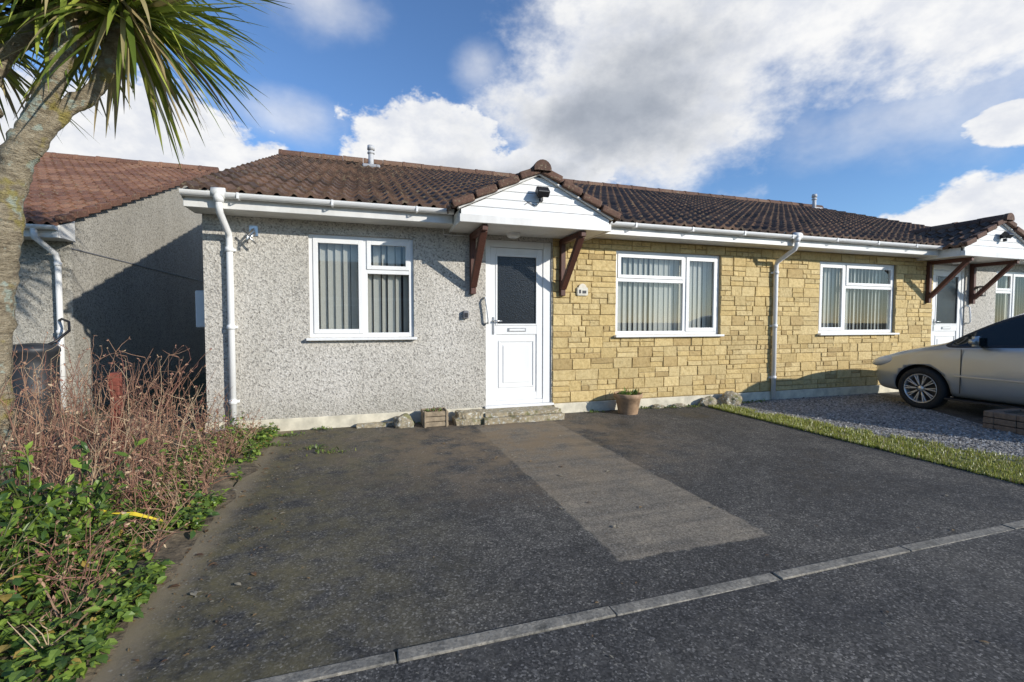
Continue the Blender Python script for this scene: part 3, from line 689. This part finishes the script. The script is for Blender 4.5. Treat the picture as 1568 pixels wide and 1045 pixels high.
for i in range(300):
    x=U(-.6,.62); y=U(-3.9,-.4); a=rv(); a.z=abs(a.z)*.25; a.normalize(); L=U(.1,.35); p=Vector((x,y,.05))
    if x+a.x*L>.78: continue
    tube(V,F,[p,p+a*L*.5+Vector((0,0,.015)),p+a*L],[.003,.003,.002],3,False,0,cols,dry())
mk('dried_shrub',V,F,STEM,None,False,None,cols)
V=[];F=[];cols=[]
for i in range(9500):
    y=U(-4.0,-.1); x=.72-abs(random.gauss(0,.36))
    if x<-1.6: continue
    dens=noise.noise(Vector((x*2.3,y*2.3,4)))+.35*noise.noise(Vector((x*7,y*7,2)))
    if dens<-.26+ (.35 if x<.1 and y>-2.4 else 0): continue
    z=.03+abs(random.gauss(0,.085))*(1.4 if x<.4 else .5)
    d=rv(); d.z*=.35; s=U(.016,.052)*(1.15 if y<-2.5 else 1)
    n=(Vector((0,0,1))+rv()*.6).normalized(); c=gcol((.045,.095,.02),(.27,.38,.06))
    if R()<.05: c=(.35,.25,.06)
    leafquad(V,F,cols,Vector((x,y,z)),d,n,s,s*U(.5,.8),c)
mk('bramble_ground_cover',V,F,LEAF,None,False,None,cols)
V=[];F=[];cols=[]
for s in range(64):
    x=U(-.25,.28); y=U(-3.9,-2.45); p=Vector((x,y,.03)); lean=Vector((random.gauss(.08,.25),random.gauss(-.05,.2),1)).normalized(); h=U(.22,.62)
    if x>.15: h*=.6
    pts=[p]
    for k in range(5): lean=(lean+rv()*.12).normalized(); pts.append(pts[-1]+lean*h/5)
    tube(V,F,pts,[.006,.005,.005,.004,.003,.002],5,False,0,cols,(.10,.12,.04))
    for k in range(24):
        t=U(.2,1); q=pts[0].lerp(pts[-1],t); a=(rv()*.9+lean*.45); L=U(.035,.095)
        leafquad(V,F,cols,q,a,(Vector((0,0,1))+rv()*.6),L,L*U(.32,.5),gcol((.04,.09,.018),(.28,.40,.055)),.08)
mk('evergreen_shrub',V,F,LEAF,None,False,None,cols)
P=group('timber_post',(-.42,-.95,0)); Bx().add(-.035,.035,-.035,.035,0,.82,.003).add(-.05,.05,-.0345,-.02,.70,.80).done('post',REDWOOD,P,.006)
V=[];F=[]; pts=[(.06,-2.62,.19),(.16,-2.66,.20),(.28,-2.72,.185),(.40,-2.75,.17),(.56,-2.79,.13)]
for i,p in enumerate(pts): V.extend([(p[0],p[1]-.010,p[2]),(p[0],p[1]+.014,p[2]+.012*(1 if i%2 else -.3))])
for i in range(len(pts)-1): F.append((2*i,2*i+2,2*i+3,2*i+1))
mk('yellow_strap',V,F,simple('yellow_plastic',(.80,.60,.05),.4))
# ---------------------------------------------------------------- cabbage palm
TO=Vector((-.86,-1.6,0)); T=group('cabbage_palm_tree',TO)
BK=Mt('palm_bark',.9); nb=BK.noise(9,5,.75,co=BK.scaled((1.4,1.4,2.2)))
c=ramp(BK.nt,nb,[(.3,(.11,.085,.055)),(.47,(.30,.245,.16)),(.68,(.46,.39,.27))])
c=mix(BK.nt,ramp(BK.nt,BK.noise(6,3,.7),[(.56,0.0),(.62,.85)]),c,(.40,.46,.38)); c=mix(BK.nt,ramp(BK.nt,BK.noise(4.1,3,.7),[(.54,0.0),(.62,.8)]),c,(.32,.26,.055))
BK.col(c); BK.bump(BK.noise(16,4,.75,co=BK.scaled((1,1,3))),1,.05)
def limb(name,ctrl,rads,n=18,sub=18):
    pts=[];rr=[]; cp=[Vector(c)-TO for c in ctrl]
    for i in range(len(cp)-1):
        p0=cp[max(i-1,0)];p1=cp[i];p2=cp[i+1];p3=cp[min(i+2,len(cp)-1)]
        for s in range(sub):
            t=s/sub; q=.5*((2*p1)+(p2-p0)*t+(2*p0-5*p1+4*p2-p3)*t*t+(-p0+3*p1-3*p2+p3)*t**3); pts.append(q); rr.append(rads[i]+(rads[i+1]-rads[i])*t)
    pts.append(cp[-1]); rr.append(rads[-1]); V=[];F=[]; tube(V,F,pts,rr,n)
    for i,v in enumerate(V):
        c=pts[min(i//n,len(pts)-1)]; d=(v-c); k=1+.24*noise.noise(v*8)+.18*noise.noise(v*22)+.12*noise.noise(Vector((v.x*2,v.y*2,v.z*18))); V[i]=c+d*k
    mk(name,V,F,BK,T,True)
limb('trunk',[(-.94,-1.6,-.05),(-.90,-1.6,.3),(-.86,-1.6,1.2),(-.755,-1.6,2.1),(-.62,-1.6,2.6)],[.16,.13,.11,.10,.088])
limb('limb_1',[(-.68,-1.6,2.42),(-.56,-1.62,2.72),(-.43,-1.62,3.05),(-.35,-1.6,3.45),(-.30,-1.6,4.0)],[.082,.068,.062,.058,.055])
limb('limb_2',[(-.62,-1.6,2.5),(-.45,-1.55,2.80),(-.26,-1.5,3.02),(-.14,-1.5,3.35),(-.08,-1.5,3.75)],[.075,.06,.055,.052,.05])
limb('limb_3',[(-.80,-1.6,2.2),(-.90,-1.55,2.7),(-.83,-1.5,3.1),(-.62,-1.5,3.4),(-.5,-1.45,4.0)],[.07,.062,.055,.05,.05])
limb('limb_4',[(-.86,-1.5,2.75),(-1.1,-1.45,3.1),(-1.15,-1.4,3.6)],[.055,.05,.045])
PV=[];PF=[];PC=[]
def crown(c,n,L0,L1,dead=.08,low=1.0):
    c=Vector(c)-TO
    for i in range(n):
        d=rv(); 
        if d.z<-.85: d.z=-d.z
        L=U(L0,L1)*(1 if d.z>-.2 else low); w=U(.015,.025); isd=R()<dead or (d.z<-.5 and R()<.3)
        col=random.choice([(.36,.28,.14),(.42,.35,.17)]) if isd else gcol((.10,.15,.025),(.50,.55,.10))
        droop=U(.05,.38)*(1.6 if isd else 1); n_=7; dirv=d.copy(); p=c+Vector((0,0,U(-.18,.22)))+d*.03; pts=[p.copy()]
        for s in range(n_):
            dirv=(dirv+Vector((0,0,-droop*(s+1)/n_*.55))).normalized(); p=p+dirv*L/n_; pts.append(p.copy())
        side=dirv.cross(Vector((0,0,1))); 
        side=(side.normalized() if side.length>.01 else Vector((1,0,0))); side=(side+rv()*.5).normalized(); b=len(PV)
        for s,q in enumerate(pts):
            t=s/n_; ww=w*(.55+1.6*t if t<.28 else 1.0)*(1-max(0,(t-.45)/.55)**1.6*.97); upv=Vector((0,0,1))
            PV.extend([q-side*ww+upv*ww*.35,q,q+side*ww+upv*ww*.35])
        for s in range(n_):
            a=b+3*s; PF.append((a,a+3,a+4,a+1)); PF.append((a+1,a+4,a+5,a+2)); PC.extend([col,col])
crown((-.06,-1.5,3.70),400,.8,1.2,.08,1.0); crown((-.32,-1.62,4.0),260,.7,1.05); crown((-.60,-1.4,3.85),240,.7,1.05); crown((-1.15,-1.4,3.50),320,.7,1.05)
mk('sword_leaves',PV,PF,PALM,T,True,None,PC)
# ---------------------------------------------------------------- car
CAR=group('parked_car',(10.20,-.47,0),0)
PAINT=Mt('silver_car_paint',.30,(.44,.455,.46),.5); PAINT.b.inputs['Coat Weight'].default_value=1; PAINT.b.inputs['Coat Roughness'].default_value=.05
TYRE=simple('tyre_rubber',(.022,.022,.022),.85,30,.2,.2); ALLOY=simple('alloy_wheel',(.62,.62,.62),.35,20,.05,metal=.7)
CGL=Mt('car_glass',.03,(.012,.016,.016)); 
LENS=Mt('headlamp_lens',.05,(.66,.66,.64)); LENS.b.inputs['Coat Weight'].default_value=1
C=[(.08,.02,.04,.58,.24,.58,.46,.60,.61),(.13,.09,.10,.72,.21,.665,.55,.69,.70),(.28,.26,.28,.80,.2,.75,.63,.785,.80),(.55,.55,.55,.83,.2,.82,.68,.865,.885),
(.85,.85,.82,.838,.2,.88,.71,.93,.955),(1.12,1.12,1.05,.84,.2,.915,.71,.98,1.01),(1.38,1.38,1.42,.842,.2,.93,.65,1.22,1.255),(1.66,1.66,1.82,.842,.2,.945,.585,1.41,1.455),
(2.20,2.20,2.26,.842,.2,.96,.575,1.44,1.495),(2.30,2.30,2.34,.842,.2,.962,.575,1.44,1.495),(3.0,3.0,3.0,.84,.2,.985,.565,1.41,1.47),(3.25,3.28,3.22,.835,.2,1.0,.56,1.39,1.45),
(3.72,3.72,3.66,.80,.22,1.02,.54,1.30,1.34),(3.92,3.92,3.88,.76,.25,.93,.55,.98,.99),(4.0,4.02,3.98,.68,.3,.66,.50,.70,.70)]
bm=bmesh.new(); grid=[]
for (sl,sb,st,w,zb,zt,xt,zr,zz) in C:
    hh=zt-zb; sm=(sl+sb)/2
    half=[(0,sl,zb),(w*.80,sl,zb),(w*.955,sl,zb+.06),(w*.99,sl-.02 if sl<.2 else sl,zb+hh*.33),(w*1.0,sm,zb+hh*.62),(w*.985,sb,zt-.05),(w*.955,sb,zt),(xt,st,zr),(xt*.55,st-(.03 if st<1.2 else 0),zz-.006),(0,st-(.05 if st<1.3 else 0),zz+.004)]
    col=[]
    for (x,s,z) in half: col.append(bm.verts.new((-x,-s,z)))
    for (x,s,z) in half[-2:0:-1]: col.append(bm.verts.new((x,-s,z)))
    grid.append(col)
nk=len(grid[0]); fmap={}
for i in range(len(grid)-1):
    for k in range(nk):
        f=bm.faces.new((grid[i][k],grid[i][(k+1)%nk],grid[i+1][(k+1)%nk],grid[i+1][k])); f.smooth=True; fmap[(i,k)]=f
bm.faces.new(grid[0]); bm.faces.new(grid[-1][::-1])
def kmir(k): return nk-1-k
front=[fmap[(i,6)] for i in (5,6,7)]; front2=[fmap[(i,kmir(6))] for i in (5,6,7)]
rear=[fmap[(i,6)] for i in (9,10)]; rear2=[fmap[(i,kmir(6))] for i in (9,10)]
wind=[fmap[(i,k)] for i in (5,6) for k in (7,8,kmir(7),kmir(8))]; tail=[fmap[(12,k)] for k in (7,8,kmir(7),kmir(8))]
bmesh.ops.recalc_face_normals(bm,faces=bm.faces[:])
cl=bm.edges.layers.float.new('crease_edge')
for regs in (front,front2,rear,rear2,wind,tail):
    r=bmesh.ops.inset_region(bm,faces=regs,thickness=.022,depth=0)
    for f in r['faces']: f.material_index=2 if regs not in (wind,) else 0
    r=bmesh.ops.inset_region(bm,faces=regs,thickness=.006,depth=-.006)
    for f in r['faces']: f.material_index=2
    for f in regs: f.material_index=1
    es=set(e for f in regs for e in f.edges if any(lf not in regs for lf in e.link_faces))
    for e in es: e[cl]=.8
me=bpy.data.meshes.new('car_body'); bm.to_mesh(me); bm.free()
for m_ in (PAINT,CGL,BLACK): me.materials.append(m_.m)
body=bpy.data.objects.new('car_body',me); sc.collection.objects.link(body)
md=body.modifiers.new('s','SUBSURF'); md.levels=2; md.render_levels=2
cut=bmesh.new()
for sy in (.80,3.28):
    for sx in (-1,1):
        bmesh.ops.create_cone(cut,cap_ends=True,segments=48,radius1=.355,radius2=.355,depth=.36,matrix=Matrix.Translation((sx*.80,-sy,.30))@Matrix.Rotation(math.pi/2,4,'Y'))
cm=bpy.data.meshes.new('c'); cut.to_mesh(cm); cut.free(); 
for m_ in (BLACK,BLACK,BLACK): cm.materials.append(m_.m)
for p_ in cm.polygons: p_.material_index=2
co=bpy.data.objects.new('c',cm); sc.collection.objects.link(co)
bo=body.modifiers.new('b','BOOLEAN'); bo.object=co; bo.operation='DIFFERENCE'; bo.solver='EXACT'
dg=bpy.context.evaluated_depsgraph_get(); nm=bpy.data.meshes.new_from_object(body.evaluated_get(dg)); body.modifiers.clear(); body.data=nm
bpy.data.objects.remove(co); body.parent=CAR
def wheel(sx,sy):
    G=bpy.data.objects.new('wheel',None); sc.collection.objects.link(G); G.parent=CAR; G.location=(sx*.745,-sy,.305); G.rotation_euler=(0,0,0 if sx<0 else math.pi)
    V=[];F=[];n=48
    prof=[(.20,.06),(.205,-.075),(.235,-.095),(.275,-.092),(.298,-.07),(.305,-.03),(.305,.06),(.28,.09)]
    for r,x in prof:
        for k in range(n): th=2*math.pi*k/n; V.append((x,r*math.cos(th),r*math.sin(th)))
    for i in range(len(prof)-1):
        for k in range(n): k2=(k+1)%n; F.append((i*n+k,i*n+k2,(i+1)*n+k2,(i+1)*n+k))
    mk('tyre',V,F,TYRE,G,True)
    V=[];F=[]; prof=[(.206,-.082),(.214,-.086),(.205,-.088),(.196,-.07),(.188,-.03),(.185,.05)]
    for r,x in prof:
        for k in range(n): th=2*math.pi*k/n; V.append((x,r*math.cos(th),r*math.sin(th)))
    for i in range(len(prof)-1):
        for k in range(n): k2=(k+1)%n; F.append((i*n+k,i*n+k2,(i+1)*n+k2,(i+1)*n+k))
    mk('rim',V,F,ALLOY,G,True)
    b=Bx()
    for k in range(10):
        for dth in (-.09,.09):
            th=2*math.pi*k/10; p0=Vector((-.066,.05*math.cos(th),.05*math.sin(th))); p1=Vector((-.074,.196*math.cos(th+dth),.196*math.sin(th+dth))); b.beam(p0,p1,.014,.024,(1,0,0))
    b.done('spokes',ALLOY,G,.003)
    V=[];F=[]; tube(V,F,[(-.078,0,0),(-.05,0,0)],[.03,.055],20); mk('hub',V,F,ALLOY,G,True)
    V=[];F=[]; tube(V,F,[(-.02,0,0),(.0,0,0)],.19,32); mk('brake_backplate',V,F,BLACK,G)
for sx in (-1,1):
    for sy in (.80,3.28): wheel(sx,sy)
for sx in (-1,1):
    bm=bmesh.new(); bmesh.ops.create_cube(bm,size=1); bmesh.ops.bevel(bm,geom=bm.edges[:],offset=.28,segments=4,affect='EDGES')
    for v in bm.verts:
        k=1-.25*max(0,v.co.y); v.co=Vector((sx*.955+v.co.x*.20*k,-1.50+v.co.y*.13,1.015+v.co.z*.145*k))
    fromobj('door_mirror',bm,PAINT,CAR,True)
    b=Bx(); b.add(min(sx*.80,sx*.90),max(sx*.80,sx*.90),-1.545,-1.47,.935,.965); b.done('mirror_arm',BLACK,CAR,.008)
    b=Bx(); b.add(sx*.955-.08,sx*.955+.08,-1.5695,-1.5655,.965,1.065); b.done('mirror_glass',CGL,CAR,.0)
    b=Bx(); b.add(min(sx*.842,sx*.852),max(sx*.842,sx*.852),-3.0,-1.2,.52,.55); b.done('door_moulding',PAINT,CAR,.004)
    for s_,z0,z1 in ((1.28,.30,.90),(2.27,.28,.93)):
        Bx().add(min(sx*.838,sx*.8455),max(sx*.838,sx*.8455),-s_-.004,-s_+.004,z0,z1).done('door_seam',BLACK,CAR,0)
    Bx().add(min(sx*.835,sx*.86),max(sx*.835,sx*.86),-2.16,-1.98,.80,.83).done('door_handle',PAINT,CAR,.008)
    bm=bmesh.new(); bmesh.ops.create_uvsphere(bm,u_segments=20,v_segments=12,radius=1)
    for v in bm.verts: v.co=Vector((sx*(.695+v.co.x*.12),-.28+v.co.y*.24,.67+v.co.z*.085+v.co.y*-.05))
    fromobj('headlamp',bm,LENS,CAR,True)
Bx().add(-.835,.835,-3.0,-1.1,.19,.215).done('sill',BLACK,CAR,.004)
Bx().add(-.42,.42,-.06,-.03,.28,.42).done('grille',BLACK,CAR,.01)
# ---------------------------------------------------------------- world
w=bpy.data.worlds.new('World'); sc.world=w; w.use_nodes=True; nt=w.node_tree; nt.nodes.clear()
EL,AZ=20.0,138.0
sky=nd(nt,'ShaderNodeTexSky'); sky.sky_type='NISHITA'; sky.sun_disc=False; sky.sun_elevation=math.radians(EL); sky.sun_rotation=math.radians(AZ); sky.air_density=1.0; sky.dust_density=.2; sky.ozone_density=2.2
g=nd(nt,'ShaderNodeTexCoord').outputs['Generated']; X=nd(nt,'ShaderNodeSeparateXYZ',{'Vector':g}).outputs
D=180/math.pi
az=math_(nt,'MULTIPLY',math_(nt,'ARCTAN2',X[0],X[1]),D); el=math_(nt,'MULTIPLY',math_(nt,'ARCSINE',X[2]),D)
ae=nd(nt,'ShaderNodeCombineXYZ',{'X':az,'Y':el}).outputs[0]
def ell(a,e,ra,re):
    s=nd(nt,'ShaderNodeVectorMath',{0:ae,1:(a,e,0)},operation='SUBTRACT').outputs[0]
    s=nd(nt,'ShaderNodeVectorMath',{0:s,1:(1/ra,1/re,0)},operation='MULTIPLY').outputs[0]
    l=nd(nt,'ShaderNodeVectorMath',{0:s},operation='LENGTH').outputs['Value']
    return math_(nt,'SUBTRACT',1.0,l)
def mx(l):
    r=l[0]
    for q in l[1:]: r=math_(nt,'SMOOTH_MAX',r,q,.15)
    return r
def wn(scale,det=9,ro=.6,dist=0,off=0):
    mp=nd(nt,'ShaderNodeMapping',{'Vector':g,'Location':(off,off*.7,0),'Scale':(1,1,1.5)}).outputs[0]
    return nd(nt,'ShaderNodeTexNoise',{'Vector':mp,'Scale':scale,'Detail':det,'Roughness':ro,'Distortion':dist}).outputs['Fac']
def add(a,b): return math_(nt,'ADD',a,b)
def ctr(n,k): return math_(nt,'MULTIPLY_ADD',n,k,-.5*k)
def sm(v,a,b): return nd(nt,'ShaderNodeMapRange',{'Value':v,'From Min':a,'From Max':b},interpolation_type='SMOOTHSTEP').outputs[0]
nA=wn(5.5,6,.6,0); nC=wn(15,4,.62,0,6)
fld=mx([ell(8,19.5,11,5.2),ell(-22,15.5,15,7.2),ell(66,8.5,11,4.2),ell(64.5,16.3,3.2,1.9),ell(20,16,14,5)])
dn=add(add(fld,ctr(nA,1.3)),ctr(nC,.9)); al=sm(dn,.0,.20)
fb=mx([ell(32,25,20,12.5),ell(48,34,34,14),ell(64,27,18,9)])
db=add(add(fb,ctr(nA,1.05)),ctr(nC,.40)); ab=sm(db,-.05,.42)
wf_=mx([ell(-4,32,9,4.5),ell(14,28,5,4),ell(-8,21,8,3),ell(58,19,14,6)])
wd=add(wf_,ctr(wn(4,5,.6,0,9),1.9)); wa=math_(nt,'MULTIPLY',sm(wd,.0,1.1),.6)
alpha=math_(nt,'MAXIMUM',math_(nt,'MAXIMUM',al,ab),wa)
gd=add(mx([ell(29,23,20,12),ell(14,16,12,3.8),ell(-20,10.5,14,4)]),ctr(nA,1.1))
gr=math_(nt,'MULTIPLY',sm(gd,-.15,.9),sm(math_(nt,'MAXIMUM',dn,db),.12,.8))
tex=sm(nC,.3,.7)
white=mix(nt,tex,(.78,.81,.88),(1.0,1.0,1.0))
cc=mix(nt,gr,white,mix(nt,tex,(.37,.41,.48),(.45,.49,.56)))
skyc=mix(nt,1.0,sky.outputs[0],(.76,.95,1.20),'MULTIPLY')
b1=nd(nt,'ShaderNodeBackground',{'Color':skyc,'Strength':.15}); b2=nd(nt,'ShaderNodeBackground',{'Color':cc,'Strength':.97})
ms=nd(nt,'ShaderNodeMixShader',{0:alpha,1:b1.outputs[0],2:b2.outputs[0]}); out=nd(nt,'ShaderNodeOutputWorld',{'Surface':ms.outputs[0]})
# sun
sl=bpy.data.lights.new('sun','SUN'); sl.energy=4.6; sl.angle=math.radians(.6); sl.color=(1,.95,.87); so=bpy.data.objects.new('sun',sl); sc.collection.objects.link(so)
e,a=math.radians(EL),math.radians(AZ); dv=Vector((math.sin(a)*math.cos(e),math.cos(a)*math.cos(e),math.sin(e))); so.rotation_euler=dv.to_track_quat('Z','Y').to_euler(); so.location=(10,-10,10)
# camera
cam=bpy.data.cameras.new('camera'); cam.sensor_width=36; cam.lens=711.01/1568*36; cam.clip_end=3000; cam.clip_start=.05
co=bpy.data.objects.new('camera',cam); sc.collection.objects.link(co); co.location=(1.6581,-5.8756,1.2673)
yaw,pit,rol=.3092,-.0413,.0010
f=Vector((math.sin(yaw)*math.cos(pit),math.cos(yaw)*math.cos(pit),math.sin(pit))); r=Vector((math.cos(yaw),-math.sin(yaw),0)); u=r.cross(f)
r2=r*math.cos(rol)+u*math.sin(rol); u2=-r*math.sin(rol)+u*math.cos(rol)
co.rotation_euler=Matrix((r2,u2,-f)).transposed().to_euler(); sc.camera=co
sc.view_settings.view_transform='Standard'; sc.view_settings.look='None'; sc.view_settings.exposure=0
